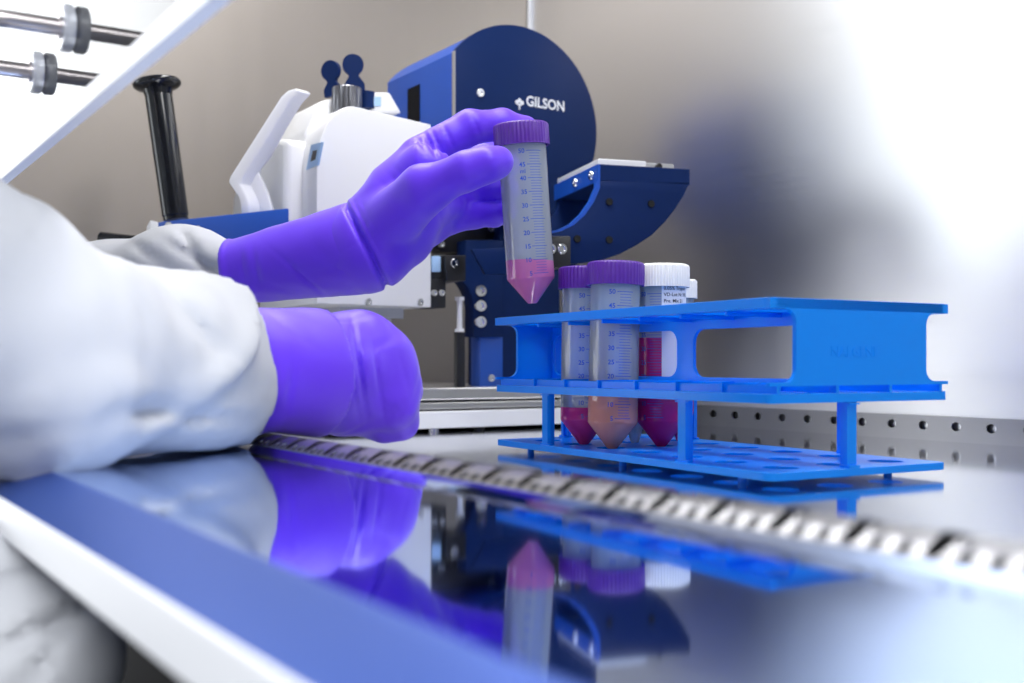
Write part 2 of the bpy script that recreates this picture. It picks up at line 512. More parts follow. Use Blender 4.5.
# ------------------------------------------------------------------ sash window with its handle
XS = 0.100
ZSB = CAMZ + 0.103
t = thing('sash_window', (XS, 0.2, ZSB), 'clear sash pane with white bottom rail hanging above the arms', 'sash')
bm = bmesh.new(); box(bm, (XS + 0.001, -0.9, ZSB + 0.008), (XS + 0.0045, 1.022, 0.66)); obj('glass_pane', bm, M['pane'], t, None)
bm = bmesh.new(); box(bm, (XS, -0.9, ZSB), (XS + 0.0055, YL - 0.001, ZSB + 0.0085)); obj('bottom_rail', bm, M['white_paint'], t, None, 0.0006)
bm = bmesh.new(); box(bm, (XS, 1.022, ZSB + 0.0085), (XS + 0.0055, YL - 0.001, 0.66)); obj('side_rail', bm, M['white_paint'], t, None, 0.0006)
p1 = atX(71, 29, XS); p2 = atX(40, 73, XS)
zh = (p1.z + p2.z) / 2
hnd = None
bm = bmesh.new()
pts = [(XS, p1.y, p1.z)]
xo = XS - 0.034; r = 0.010
pts += [(xo + r, p1.y, p1.z)]
for k in range(1, 7):
    a = math.pi / 2 * k / 6
    pts.append((xo + r - r * math.sin(a), p1.y + r - r * math.cos(a), p1.z))
for k in range(0, 7):
    a = math.pi / 2 * k / 6
    pts.append((xo + r - r * math.cos(a), p2.y - r + r * math.sin(a), p2.z))
pts += [(XS, p2.y, p2.z)]
sweep(bm, pts, 0.0036, 16)
hnd = obj('handle', bm, M['rod'], t, 60); hnd['label'] = 'bent steel pull handle'
for p in (p1, p2):
    bm = bmesh.new(); cyl(bm, (XS - 0.0042, p.y, p.z), (XS + 0.0005, p.y, p.z), 0.0098, 28, None, 0.0008)
    obj('washer', bm, M['clear'], hnd, 40)
    bm = bmesh.new(); cyl(bm, (XS - 0.0052, p.y, p.z), (XS - 0.0036, p.y, p.z), 0.0046, 20)
    obj('collar', bm, M['rod'], hnd, 40)

# ceiling lamp body
t = thing('fluorescent_lamp', (0.36, 0.45, 0.70), 'white fluorescent lamp fitting under the cabinet roof', 'lamp')
bm = bmesh.new(); box(bm, (0.29, -0.06, 0.672), (0.43, 0.96, 0.70)); obj('housing', bm, M['white_paint'], t, None, 0.002)

# ================================================================== TUBE RACK
RK0 = vf(0.1173, 0.50, 0.0)                       # near corner
TH = math.radians(29.4)
RU = vf(-math.sin(TH), math.cos(TH), 0); RV = vf(math.cos(TH), math.sin(TH), 0)
RL, RW = 0.2618, 0.1196
RM = Matrix((RU, RV, Vector((0, 0, 1)))).transposed().to_4x4(); RM.translation = RK0
def rk(u, v, z): return RM @ Vector((u, v, z))
zb0, zb1 = 0.0034, 0.0072
zm0, zm1 = CAMZ - 0.0182, CAMZ - 0.0138
zt0, zt1 = CAMZ + 0.0255, CAMZ + 0.0305
t = thing('tube_rack', rk(RL / 2, RW / 2, 0), 'bright blue three-tier plastic tube rack standing on the steel tray', 'tube rack')
us = [0.0195 + 0.0358 * k for k in range(7)]; vs_ = [0.0245, 0.0605, 0.0962]
def holes(r, n=28): return [circ(u, v, r, n) for u in us for v in vs_]
bm = bmesh.new(); prism(bm, rrect(0, 0, RL, RW, 0.004), holes(0.0159), zt0, zt1, RM)
for v in (0.0425, 0.0783):
    box(bm, (0.004, v - 0.0009, zt0 - 0.0032), (RL - 0.004, v + 0.0009, zt0), RM)
for k in range(6):
    u = (us[k] + us[k + 1]) / 2
    box(bm, (u - 0.0008, 0.006, zt0 - 0.0022), (u + 0.0008, RW - 0.006, zt0), RM)
obj('top_plate', bm, M['rack'], t, None, 0.0003, 1)
bm = bmesh.new(); prism(bm, rrect(0, 0, RL, RW, 0.003), holes(0.0156), zm0, zm1, RM)
for v in (0.0052, 0.0425, 0.0783, RW - 0.0052):
    box(bm, (0.0, v - 0.0009, zm1 - 0.001), (RL, v + 0.0009, zm1 + 0.0040), RM)
for k in range(6):
    u = (us[k] + us[k + 1]) / 2
    box(bm, (u - 0.0008, 0.0025, zm1 - 0.001), (u + 0.0008, RW - 0.0025, zm1 + 0.0046), RM)
obj('middle_plate', bm, M['rack'], t, None, 0.0003, 1)
bm = bmesh.new(); prism(bm, rrect(0, 0, RL, RW, 0.005), holes(0.0088, 24), zb0, zb1, RM)
obj('base_plate', bm, M['rack'], t, None, 0.0003, 1)
# end panels: I-shaped with rounded cut-outs
def ipanel():
    z0, z1 = zm1 + 0.0036, zt1 - 0.0002
    a, b = 0.0160, 0.0055; r = 0.006
    zlo, zhi = zm1 + 0.0052, zt0
    pl = [(0.0, z0), (RW, z0), (RW, zlo)]
    def arc(cx, cz, r, a0, a1):
        return [(cx + r * math.cos(math.radians(a0 + (a1 - a0) * k / 6)), cz + r * math.sin(math.radians(a0 + (a1 - a0) * k / 6))) for k in range(7)]
    x1 = RW - a
    pl += arc(x1 + r, zlo + r, r, 270, 180) + arc(x1 + r, zhi - r, r, 180, 90) + [(RW, zhi), (RW, z1), (0.0, z1), (0.0, zhi)]
    pl += arc(a - r, zhi - r, r, 90, 0) + arc(a - r, zlo + r, r, 0, -90) + [(0.0, zlo)]
    return pl
for u0, u1 in ((0.0, 0.0026), (RL - 0.0026, RL)):
    bm = bmesh.new()
    prism(bm, ipanel(), [], u0, u1, RM @ Matrix(((0, 0, 1, 0), (1, 0, 0, 0), (0, 1, 0, 0), (0, 0, 0, 1))))
    ep = obj('end_panel', bm, M['rack'], t, None)
    if u0 == 0.0:
        tb = text_bm('NALGENE', 0.0072, 0.00012)
        xs = [v.co.x for v in tb.verts]; wdt = max(xs) - min(xs)
        m = frame(rk(-0.00006, 0.0535 - wdt / 2, CAMZ + 0.0035), RV, Vector((0, 0, 1)))
        b2 = bmesh.new(); add_bm(b2, tb, m)
        obj('embossed_lettering', b2, M['rack'], ep, None)
# inner web with two windows and a middle strut
z0, z1 = zm1, zt0 + 0.0008
def win(u0, u1): return rrect(u0, z0 + 0.0065, u1, z1 - 0.0072, 0.0075, 6)
bm = bmesh.new()
prism(bm, [(0.004, z0), (RL - 0.004, z0), (RL - 0.004, z1), (0.004, z1)], [win(0.0061, 0.1065), win(0.1215, RL - 0.0061)], 0.0414, 0.0436,
      RM @ Matrix(((1, 0, 0, 0), (0, 0, 1, 0), (0, 1, 0, 0), (0, 0, 0, 1))))
obj('divider_web', bm, M['rack'], t, None, 0.0003, 1)
# legs: two on each long side, one at each end
def leg(u, v, du, dv):
    bm = bmesh.new()
    w_ = 0.0031
    for k, (wu, wv) in enumerate(((w_, 0.0013), (0.0013, w_ * 0.8))):
        if dv == 0: wu, wv = wv, wu
        cu = u + (du * w_ * 0.8 if k and du else 0); cv = v + (dv * w_ * 0.8 if k and dv else 0)
        box(bm, (cu - wu, cv - wv, zb1 - 0.001), (cu + wu, cv + wv, zm0 + 0.001), RM)
    # small flared feet
    for z, s in ((zb1, 1), (zm0, -1)):
        q = 0.0022
        box(bm, (u - w_ * (1 if dv else .3) - q, v - w_ * (1 if du else .3) - q * 0.2, z - 0.0004), (u + w_ * (1 if dv else .3) + q, v + w_ * (1 if du else .3) + q * 0.2, z + s * 0.0012), RM)
    obj('leg', bm, M['rack'], t, None)
for u in (0.0665, 0.2010):
    leg(u, 0.0030, 0, 1); leg(u, RW - 0.0030, 0, -1)
leg(0.0030, 0.0535, 1, 0); leg(RL - 0.0030, 0.0535, -1, 0)
for u in (0.03, 0.13, 0.232):
    for v in (0.010, RW - 0.010):
        bm = bmesh.new(); cyl(bm, rk(u, v, 0.0), rk(u, v, zb0 + 0.0006), 0.0022, 14); obj('foot', bm, M['rack'], t, 40)

# ================================================================== TUBES
def revolve_cap(mtx, r, h, ribs, zbase, m, parent, hollow=True):
    n = ribs * 4
    bm = bmesh.new()
    prof = [(0.0, h), (r * 0.90, h), (r * 0.965, h - 0.0006), (r, h - 0.0016), (r, 0.0016), (r, 0.0), (r * 0.90, 0.0)]
    rings = lathe(bm, prof, None, n)
    for i, (pr, pz) in enumerate(prof):
        if pr >= r * 0.96 and 0.001 < pz < h - 0.0003:
            for k, v in enumerate(rings[i]):
                s = 1.0 if (k % 4) < 2 else 0.968
                v.co.x *= s; v.co.y *= s
    bmesh.ops.transform(bm, matrix=mtx @ Matrix.Translation((0, 0, zbase)), verts=bm.verts)
    return obj('cap', bm, m, parent, 50)
def scale_marks(mtx, r, marks, z_of, ang0, parent, size=0.0039, tick=0.0105, unit='ml', unit_after=45, minor=5):
    """printed scale wrapped on the wall: numbers, long ticks, short ticks"""
    bm = bmesh.new()
    R = r + 0.00012
    def wrap(x, z): 
        a = ang0 + x / R
        return Vector((R * math.sin(a), -R * math.cos(a), z))
    def tickbar(x0, x1, z, th):
        nseg = 6
        for k in range(nseg):
            a, b = x0 + (x1 - x0) * k / nseg, x0 + (x1 - x0) * (k + 1) / nseg
            bm.faces.new([bm.verts.new(wrap(a, z - th)), bm.verts.new(wrap(b, z - th)), bm.verts.new(wrap(b, z + th)), bm.verts.new(wrap(a, z + th))])
    for i, v in enumerate(marks):
        z = z_of(v)
        tb = text_bm(str(v), size)
        wx = max(q.co.x for q in tb.verts)
        mp = {}
        for q in tb.verts: mp[q] = bm.verts.new(wrap(q.co.x - wx - 0.0006, z - size * 0.35 + q.co.y))
        for f in tb.faces:
            try: bm.faces.new([mp[q] for q in f.verts])
            except ValueError: pass
        tb.free()
        tickbar(0.0004, tick, z, 0.00017)
        if i + 1 < len(marks):
            z2 = z_of(marks[i + 1])
            for k in range(1, minor):
                tickbar(0.0022, tick - 0.0012, z + (z2 - z) * k / minor, 0.00012)
        if v == unit_after:
            tb = text_bm(unit, size * 0.9); mp = {}
            wx = max(q.co.x for q in tb.verts)
            for q in tb.verts: mp[q] = bm.verts.new(wrap(q.co.x - wx - 0.0008, z - size * 1.35 + q.co.y))
            for f in tb.faces:
                try: bm.faces.new([mp[q] for q in f.verts])
                except ValueError: pass
            tb.free()
    bmesh.ops.transform(bm, matrix=mtx, verts=bm.verts)
    me = bpy.data.meshes.new('printed_scale'); bm.to_mesh(me); bm.free()
    return link('printed_scale', me, M['ink'], parent)
def liquid_mesh(mtx, r, tipr, cone, level, m, parent):
    """inner volume up to a level plane that stays horizontal in the world"""
    bm = bmesh.new()
    k = 1.004
    prof = [(0, -0.00005), (tipr * 0.8, 0.0), (tipr * k, 0.0006)]
    prof += [(r * 0.985 * k, cone - 0.0006), (r * k, cone + 0.0006), (r * k, level + 0.02), (0, level + 0.02)]
    lathe(bm, prof, mtx, 40)
    pt = mtx @ Vector((0, 0, level))
    g = bmesh.ops.bisect_plane(bm, geom=bm.verts[:] + bm.edges[:] + bm.faces[:], plane_co=pt, plane_no=(0, 0, 1), clear_outer=True)
    es = [e for e in g['geom_cut'] if isinstance(e, bmesh.types.BMEdge)]
    bmesh.ops.edgeloop_fill(bm, edges=es)
    return obj('liquid', bm, m, parent, 40)
def falcon(name, tip, up, ang, label, capm, liq, level, r=0.0148, L=0.1105, cone=0.0158, tipr=0.0032, capr=0.0172, caph=0.0138, marks=None, ribs=44, group=None, scale=True):
    t = thing(name, tip, label, 'tube', group)
    m = axis_frame(Vector(tip), up)
    # turn the tube so local -y faces the camera
    z = m.to_3x3() @ Vector((0, 0, 1)); back = (Vector((cam.location.x, cam.location.y, tip[2])) - Vector(tip)).normalized()
    y_ = -(back - z * back.dot(z)).normalized(); x_ = y_.cross(z)
    m = Matrix((x_, y_, z)).transposed().to_4x4(); m.translation = tip
    bm = bmesh.new()
    lathe(bm, [(0, 0), (tipr * 0.8, 0.0), (tipr, 0.0006), (r * 0.985, cone - 0.0006), (r, cone + 0.0006), (r, L - caph * 0.2)], m, 48)
    me = bpy.data.meshes.new('tube_wall'); bmesh.ops.recalc_face_normals(bm, faces=bm.faces); bm.to_mesh(me); bm.free()
    wall = link('tube_wall', me, M['tube'], t, 50)
    revolve_cap(m, capr, caph, ribs, L - caph, capm, t)
    if liq is not None: liquid_mesh(m, r, tipr, cone, level, liq, t)
    if scale and marks:
        z5 = cone + 0.0025
        zt = L - caph - 0.0045
        zf = lambda v: z5 + (zt - z5) * (v - marks[0]) / (marks[-1] - marks[0])
        scale_marks(m, r, marks, zf, ang, t)
    return t, m
M50 = [5, 10, 15, 20, 25, 30, 35, 40, 45, 50]
zbt = zb1 - 0.0004
def lean(px, py, dep): return at(px, py, dep)
# held tube: tip and cap from the photo, at 0.685 m
tipH = at(532.5, 303.5, 0.684); topH = at(520.5, 124, 0.678)
falcon('centrifuge_tube', tipH, topH - tipH, 0.12, 'clear tube with a little pink liquid held up by the gloved hand', M['cap'], M['pink'], 0.0262, marks=M50, L=(topH - tipH).length)
tp = rk(0.1615, 0.0245, zbt); 
falcon('centrifuge_tube', tp, Vector((0.003, 0, 0.115)), 0.05, 'purple-capped tube with peach liquid, nearest in the blue rack', M['cap'], M['peach'], 0.0330, marks=M50, group='tubes standing in the blue rack')
tp = rk(0.1990, 0.0290, zbt)
falcon('centrifuge_tube', tp, Vector((0.001, -0.001, 0.115)), 0.02, 'purple-capped tube with rose liquid standing behind the peach one', M['cap'], M['rose'], 0.0235, marks=M50, group='tubes standing in the blue rack')
tp = rk(0.1612, 0.0605, zbt)
tw, mw = falcon('centrifuge_tube', tp, Vector((0.000, 0, 0.115)), -0.62, 'white-capped tube with a white label and magenta liquid in the rack', M['white_cap'], M['magenta'], 0.0660, marks=M50, ribs=60, group='tubes standing in the blue rack')
# its paper label
bm = bmesh.new()
R = 0.0148 + 0.0002
nn = 18; a0, a1 = 0.02, 2.5; zl0, zl1 = 0.042, 0.098
vsb = []
for k in range(nn + 1):
    a = a0 + (a1 - a0) * k / nn
    vsb.append((bm.verts.new((R * math.sin(a), -R * math.cos(a), zl0)), bm.verts.new((R * math.sin(a), -R * math.cos(a), zl1))))
for p_, q_ in zip(vsb, vsb[1:]): bm.faces.new((p_[0], q_[0], q_[1], p_[1]))
bmesh.ops.transform(bm, matrix=mw, verts=bm.verts)
me = bpy.data.meshes.new('paper_label'); bm.to_mesh(me); bm.free()
lab = link('paper_label', me, M['paper'], tw, 60)
bm = bmesh.new()
for i, s in enumerate(('0.05% Trypsin', 'VD-Lot N: 392', 'Pre. Mix 21')):
    tb = text_bm(s, 0.0029); mp = {}
    for q in tb.verts:
        a = 0.10 + q.co.x / R
        mp[q] = bm.verts.new(((R + 0.00015) * math.sin(a), -(R + 0.00015) * math.cos(a), 0.0945 - 0.0038 * i + q.co.y))
    for f in tb.faces:
        try: bm.faces.new([mp[q] for q in f.verts])
        except ValueError: pass
    tb.free()
bmesh.ops.transform(bm, matrix=mw, verts=bm.verts)
me = bpy.data.meshes.new('label_print'); bm.to_mesh(me); bm.free()
link('label_print', me, M['ink_dark'], lab)
# slim tubes further back
falcon('slim_tube', rk(0.1935, 0.0640, zbt), Vector((0.001, 0, 0.115)), 0.1, 'slim clear empty tube half hidden behind the peach one', M['white_cap'], None, 0, r=0.0082, L=0.108, cone=0.019, tipr=0.0025, capr=0.0102, caph=0.011, ribs=30, group='tubes standing in the blue rack')
falcon('slim_tube', rk(0.1880, 0.0962, zbt), Vector((0.0, 0, 0.115)), 0.1, 'slim tube with small white cap behind the white-labelled tube', M['white_cap'], M['magenta'], 0.05, r=0.0085, L=0.1045, cone=0.019, tipr=0.0025, capr=0.0108, caph=0.012, ribs=30, group='tubes standing in the blue rack')

# ================================================================== PIPETTING INSTRUMENT
YI = 0.80
ti = thing('pipetting_instrument', (0.50, 0.85, 0.0), 'white and navy bench pipetting instrument with a round drum behind the gloved hand', 'laboratory instrument')
def yprism(name, poly, y0, y1, m, parent, bevel=0.0015, smooth=35, holes=(), bseg=2):
    """poly in (X, z), extruded along Y"""
    bm = bmesh.new()
    prism(bm, poly, list(holes), y0, y1, Matrix(((1, 0, 0, 0), (0, 0, 1, 0), (0, 1, 0, 0), (0, 0, 0, 1))))
    return obj(name, bm, m, parent, smooth, bevel, bseg)
def fxz(px, py, Y=YI):
    p = atY(px, py, Y); return (p.x, p.z)
def screw(p, n, r, m, parent, name='screw', h=0.0016):
    p = Vector(p); n = Vector(n).normalized()
    bm = bmesh.new(); lathe(bm, [(0, h * 0.35), (r * 0.42, h * 0.35), (r * 0.48, h), (r * 0.85, h), (r, h * 0.5), (r, -0.001), (0, -0.001)], axis_frame(p, n), 20)
    return obj(name, bm, m, parent, 40)
# base: white bar, grey deck, silver plate
xa, xb = 0.36, 0.66
zz = lambda py: CAMZ + (HOR - py) / F * 0.925
bm = bmesh.new(); box(bm, (xa, YI, zz(428)), (xb, 1.0, zz(411))); o = obj('base_plinth', bm, M['white_paint'], ti, None, 0.0012)
bm = bmesh.new(); box(bm, (xa, YI + 0.006, zz(411)), (xb, 1.0, zz(409))); obj('base_gasket', bm, M['black'], ti, None)
bm = bmesh.new(); box(bm, (xa, YI + 0.003, zz(409)), (xb, 1.0, zz(402.5))); obj('base_rail', bm, M['satin'], ti, None, 0.0006)
bm = bmesh.new(); box(bm, (xa, YI + 0.006, zz(402.5)), (xb, 1.0, zz(400))); obj('base_gasket', bm, M['black'], ti, None)
bm = bmesh.new(); box(bm, (xa, YI + 0.001, zz(400)), (xb, 1.0, zz(387.5))); obj('base_deck', bm, M['satin'], ti, None, 0.0012)
for x in (0.40, 0.455, 0.50, 0.60):
    bm = bmesh.new(); cyl(bm, (x, YI + 0.012, 0.0), (x, YI + 0.012, zz(427)), 0.006, 18); obj('foot', bm, M['chrome'] if x < 0.47 else M['black'], ti, 40)
bm = bmesh.new(); box(bm, (xa + 0.005, YI + 0.03, 0.0), (xb - 0.005, 0.995, zz(428))); obj('base_gap_shade', bm, M['dark'], ti, None)  # dark block in the gap under the base, shade put into its colour
zd = zz(387.5)

# white head body, rounded upper left, bevelled
xl, xr, zt, zb = 0.345, 0.4468, 0.262, 0.104
def headpoly(dx=0.0, rr=0.052, top=zt):
    pl = [(xr, zb), (xr, top - 0.006)]
    for k in range(11):
        a = math.radians(90 + 90 * k / 10)
        pl.append((xl + dx + rr * 0.62 + rr * 0.62 * math.cos(a), top - rr + rr * math.sin(a)))
    pl += [(xl + dx, zb)]
    return pl
hd = yprism('head_body', headpoly(), YI, 0.925, M['white_plastic'], ti, 0.004, 40, bseg=3)
o = yprism('head_hood', [(xl + 0.008, zt - 0.04), (xr - 0.02, zt - 0.04), (xr - 0.02, zt - 0.002), (0.415, zt + 0.002), (0.375, zt + 0.014), (0.362, zt + 0.009), (xl + 0.004, zt - 0.018)], YI + 0.035, 0.90, M['white_plastic'], hd, 0.004, 40)
# side bulge toward the lever
bm = bmesh.new()
pr = [(YI + 0.03, zb + 0.01), (0.94, zb + 0.02), (0.962, 0.17), (0.955, 0.205), (0.94, 0.224), (0.905, 0.236), (0.865, 0.243), (YI + 0.03, 0.236)]
prism(bm, pr, [], xl - 0.014, xl + 0.03, Matrix(((0, 0, 1, 0), (1, 0, 0, 0), (0, 1, 0, 0), (0, 0, 0, 1))))
obj('side_cover', bm, M['white_plastic'], hd, 40, 0.006, 3)
# blue icon label on the rounded flank
p = atX(313, 157, xl - 0.0002)
lp = [atX(306, 170, xl - 0.0003), atX(317.5, 165, xl - 0.0003), atX(322, 142, xl - 0.0003), atX(311, 145, xl - 0.0003)]
bm = bmesh.new(); hi_ = [bm.verts.new(q) for q in lp]; lo_ = [bm.verts.new(q + Vector((0.0015, 0, 0))) for q in lp]
bm.faces.new(hi_); bm.faces.new(lo_[::-1])
for k in range(4): bm.faces.new((hi_[k], hi_[(k + 1) % 4], lo_[(k + 1) % 4], lo_[k]))
lb = obj('icon_label', bm, M['tag_blue'], hd, None); lb['label'] = 'pale blue icon label'
cc = sum(lp, Vector()) / 4
bm = bmesh.new(); hi_ = [bm.verts.new(cc + (q - cc) * 0.42 - Vector((0.0002, 0, 0))) for q in lp]; bm.faces.new(hi_)
obj('icon', bm, M['black'], lb, None)
for px in (368, 420):
    screw(atY(px, 302, YI), (0, -1, 0), 0.0032, M['chrome'], hd)
# grey knurled knob and two dark disc keys on top
kb = at(347, 108, 0.90); kt = at(347, 88, 0.90)
n = 48; bm = bmesh.new()
rg = lathe(bm, [(0, -0.01), (0.0118, -0.01), (0.0122, 0.0), (0.0122, (kt - kb).length - 0.001), (0.0112, (kt - kb).length), (0, (kt - kb).length)], Matrix.Translation(kb), n)
for ring in rg[2:4]:
    for k, v in enumerate(ring):
        if k % 2: v.co.x = kb.x + (v.co.x - kb.x) * 0.95; v.co.y = kb.y + (v.co.y - kb.y) * 0.95
obj('knurled_knob', bm, M['knob_grey'], hd, 20)
def disc_key(c, base, facing, r):
    bm = bmesh.new()
    c = Vector(c); base = Vector(base); h = (base - c).length
    y_ = (c - base).normalized(); z_ = Vector(facing).normalized(); x_ = y_.cross(z_).normalized()
    m = Matrix((x_, y_, x_.cross(y_))).transposed().to_4x4(); m.translation = c
    pl = []
    for k in range(25):
        a = math.radians(-58 + 296 * k / 24)
        pl.append((r * math.cos(a), r * math.sin(a)))
    pl += [(-r * 0.45, -r * 1.1), (-r * 0.95, -h * 0.72), (-r * 0.95, -h), (r * 0.95, -h), (r * 0.95, -h * 0.72), (r * 0.45, -r * 1.1)]
    prism(bm, pl, [], -0.0022, 0.0022, m)
    return obj('disc_key', bm, M['navy'], hd, None, 0.0005)
disc_key(at(353, 65, 0.905), at(355, 92, 0.905), (cam.location - at(353, 65, 0.905)) + Vector((0.05, 0, 0)), 0.0087)
disc_key(at(331, 71, 0.93), at(334, 96, 0.93), (cam.location - at(331, 71, 0.93)) + Vector((-0.25, 0.5, 0.6)), 0.0087)
bm = bmesh.new(); a = at(366, 102, 0.92); cyl(bm, a - Vector((0, 0, 0.006)), a + Vector((0, 0, 0.008)), 0.0075, 20); obj('dark_post', bm, M['navy'], hd, 40)
# recessed socket block
bm = bmesh.new(); q = [fxz(372, 113, 0.83), fxz(402, 113, 0.83), fxz(390, 92, 0.83), fxz(372, 92, 0.83)]
prism(bm, q, [], 0.83, 0.86, Matrix(((1, 0, 0, 0), (0, 0, 1, 0), (0, 1, 0, 0), (0, 0, 0, 1))))
obj('socket_block', bm, M['white_plastic'], hd, None, 0.002)
bm = bmesh.new(); q = [fxz(374, 106, 0.829), fxz(381, 106, 0.829), fxz(381, 97, 0.829), fxz(374, 97, 0.829)]
prism(bm, q, [], 0.829, 0.835, Matrix(((1, 0, 0, 0), (0, 0, 1, 0), (0, 1, 0, 0), (0, 0, 0, 1))))
obj('socket', bm, M['tag_blue'], hd, None)
# pipette tips under the head
bm = bmesh.new(); a = atY(340, 308, YI + 0.03); b = atY(404, 326, YI + 0.03)
box(bm, (a.x, YI + 0.03, b.z + 0.006), (b.x, YI + 0.075, a.z + 0.006)); tpb = obj('tip_block', bm, M['clear'], hd, None, 0.001)
for k in range(8):
    x = a.x + (b.x - a.x) * (k + 0.6) / 8.2
    bm = bmesh.new(); cyl(bm, (x, YI + 0.05, b.z - 0.003), (x, YI + 0.05, a.z + 0.002), 0.0018, 12, 0.003); obj('pipette_tip', bm, M['satin'], tpb, 40)

# white bent lever
def slab(name, poly_px, d0, d1, m, parent, bevel=0.002):
    """outline from pixels on a slanted sheet, real thickness going back along the line of sight axis"""
    bm = bmesh.new()
    near = [at(px, py, d) for px, py, d in [(p[0], p[1], d0 if len(p) < 3 else p[2]) for p in poly_px]]
    off = d1
    tri = tessellate_polygon([near])
    lo_ = [bm.verts.new(q) for q in near]; hi_ = [bm.verts.new(q + Vector(off)) for q in near]
    for a_, b_, c_ in tri:
        bm.faces.new((lo_[a_], lo_[b_], lo_[c_])); bm.faces.new((hi_[a_], hi_[c_], hi_[b_]))
    k_ = len(near)
    for i in range(k_):
        j = (i + 1) % k_
        bm.faces.new((lo_[i], lo_[j], hi_[j], hi_[i]))
    return obj(name, bm, m, parent, 35, bevel)
back = Vector((0, 1, 0))
lv = slab('lever', [(299, 91), (296, 88), (288, 90), (281, 96), (230, 176), (228, 182), (238, 197), (240, 203), (241, 214), (249, 214), (249, 203), (246, 195), (240, 184), (243, 177), (290, 101)], 0.85, Vector((0.012, 0.004, 0)), M['white_plastic'], ti, 0.0012)
slab('lever_web', [(296, 92), (288, 100), (243, 176), (241, 184), (247, 195), (250, 204), (250, 214), (273, 214), (272, 208), (267, 192), (258, 171), (259, 166), (269, 155), (300, 96)], 0.858, Vector((0.006, 0.010, 0)), M['white_plastic'], lv, 0.0012)
# blue arm plate with white end and the black push handle
pl = slab('arm_plate', [(158, 222, 0.87), (289, 208, 0.83), (289, 252, 0.83), (158, 252, 0.87)], 0.85, Vector((0.01, 0.045, 0)), M['blue_drum'], ti, 0.0012)
slab('end_block', [(150, 220, 0.872), (158.5, 222, 0.870), (158.5, 252, 0.870), (150, 250, 0.872)], 0.87, Vector((0.008, 0.04, 0)), M['white_paint'], pl, 0.001)
for px, py, d in ((169, 226, 0.866), (198, 229.5, 0.857)):
    p = at(px, py, d); screw(p, cam.location - p, 0.0034, M['chrome'], pl)
hb = at(176, 220, 0.885); ht = at(157, 84, 0.885)
bm = bmesh.new(); ax = (ht - hb); L = ax.length
lathe(bm, [(0, 0), (0.0098, 0), (0.0098, 0.003), (0.0104, 0.0035), (0.0108, L * 0.9), (0.0104, L - 0.006), (0.0, L - 0.006)], axis_frame(hb, ax), 28)
ph = obj('push_handle', bm, M['black_gloss'], ti, 40)
bm = bmesh.new()
lathe(bm, [(0.0, L - 0.010), (0.0106, L - 0.010), (0.0118, L - 0.005), (0.0165, L - 0.0032), (0.0186, L - 0.0015), (0.0190, L + 0.0005), (0.0178, L + 0.0024), (0.012, L + 0.0042), (0.006, L + 0.0050), (0, L + 0.0052)], axis_frame(hb, ax), 32)
obj('mushroom_knob', bm, M['black_gloss'], ph, 50)
bm = bmesh.new(); cyl(bm, at(100, 238, 0.87), at(175, 246, 0.86), 0.0052, 20, None, 0.001); obj('pin', bm, M['black_gloss'], ti, 40)

# blue drum lying along the cabinet with its flat navy end plate
cx, cz, R0 = 0.535, 0.268, 0.0845
xcut = 0.470
def drumpoly(R, shrink=0.0):
    a0 = math.acos((xcut + shrink - cx) / R)
    pl = []
    for k in range(61):
        a = a0 - (2 * a0) * k / 60
        pl.append((cx + R * math.cos(a), cz + R * math.sin(a)))
    return pl
dr = yprism('drum', drumpoly(R0 - 0.001), YI + 0.004, 0.925, M['blue_drum'], ti, 0.0, 30)
ep = yprism('end_plate', drumpoly(R0), YI - 0.001, YI + 0.004, M['navy'], dr, 0.0006, 30)
bm = bmesh.new(); box(bm, (xcut - 0.0008, YI - 0.0004, cz - 0.053), (xcut + 0.002, YI + 0.004, cz + 0.053)); obj('bright_edge', bm, M['satin'], dr, None)
a = atX(408, 76, xcut); b = atX(420, 114, xcut)
bm = bmesh.new(); box(bm, (xcut - 0.0006, b.y, b.z - 0.03), (xcut + 0.006, a.y, 0.306)); obj('slot_window', bm, M['dark'], dr, None)
screw(atY(480, 93, YI - 0.001), (0, -1, 0), 0.0040, M['chrome'], ep)
tb = text_bm('GILSON', 0.0115, 0.0, 0.022)
x0 = min(v.co.x for v in tb.verts); x1 = max(v.co.x for v in tb.verts)
pa = atY(526, 107, YI - 0.0012); pb = atY(564, 110, YI - 0.0012)
sc = (pb.x - pa.x) / (x1 - x0)
m = Matrix(((1, 0, 0, pa.x), (0, 0, 1, YI - 0.0013), (0, 1, 0, pb.z - 0.0012), (0, 0, 0, 1))) @ Matrix.Diagonal((sc, sc * 1.05, 1, 1))
b2 = bmesh.new(); add_bm(b2, tb, m); add = None
obj('logo_lettering', b2, M['logo'], ep, None)
e = atY(519.5, 103, YI - 0.0012)
bm = bmesh.new(); s = 0.0020
mm = Matrix(((1, 0, 0, e.x), (0, 0, 1, YI - 0.0012), (0, 1, 0, e.z), (0, 0, 0, 1)))
for q in (circ(-1.25 * s, 0.2 * s, s, 14), circ(1.25 * s, 0.2 * s, s, 14), circ(0, 1.15 * s, s * 0.9, 14), [(-1.3 * s, -0.3 * s), (1.3 * s, -0.3 * s), (0.3 * s, -1.5 * s), (0.3 * s, -2.9 * s), (-0.3 * s, -2.9 * s), (-0.3 * s, -1.5 * s)]):
    prism(bm, q, [], -0.0003, 0.0003, mm)
obj('logo_emblem', bm, M['logo'], ep, None)

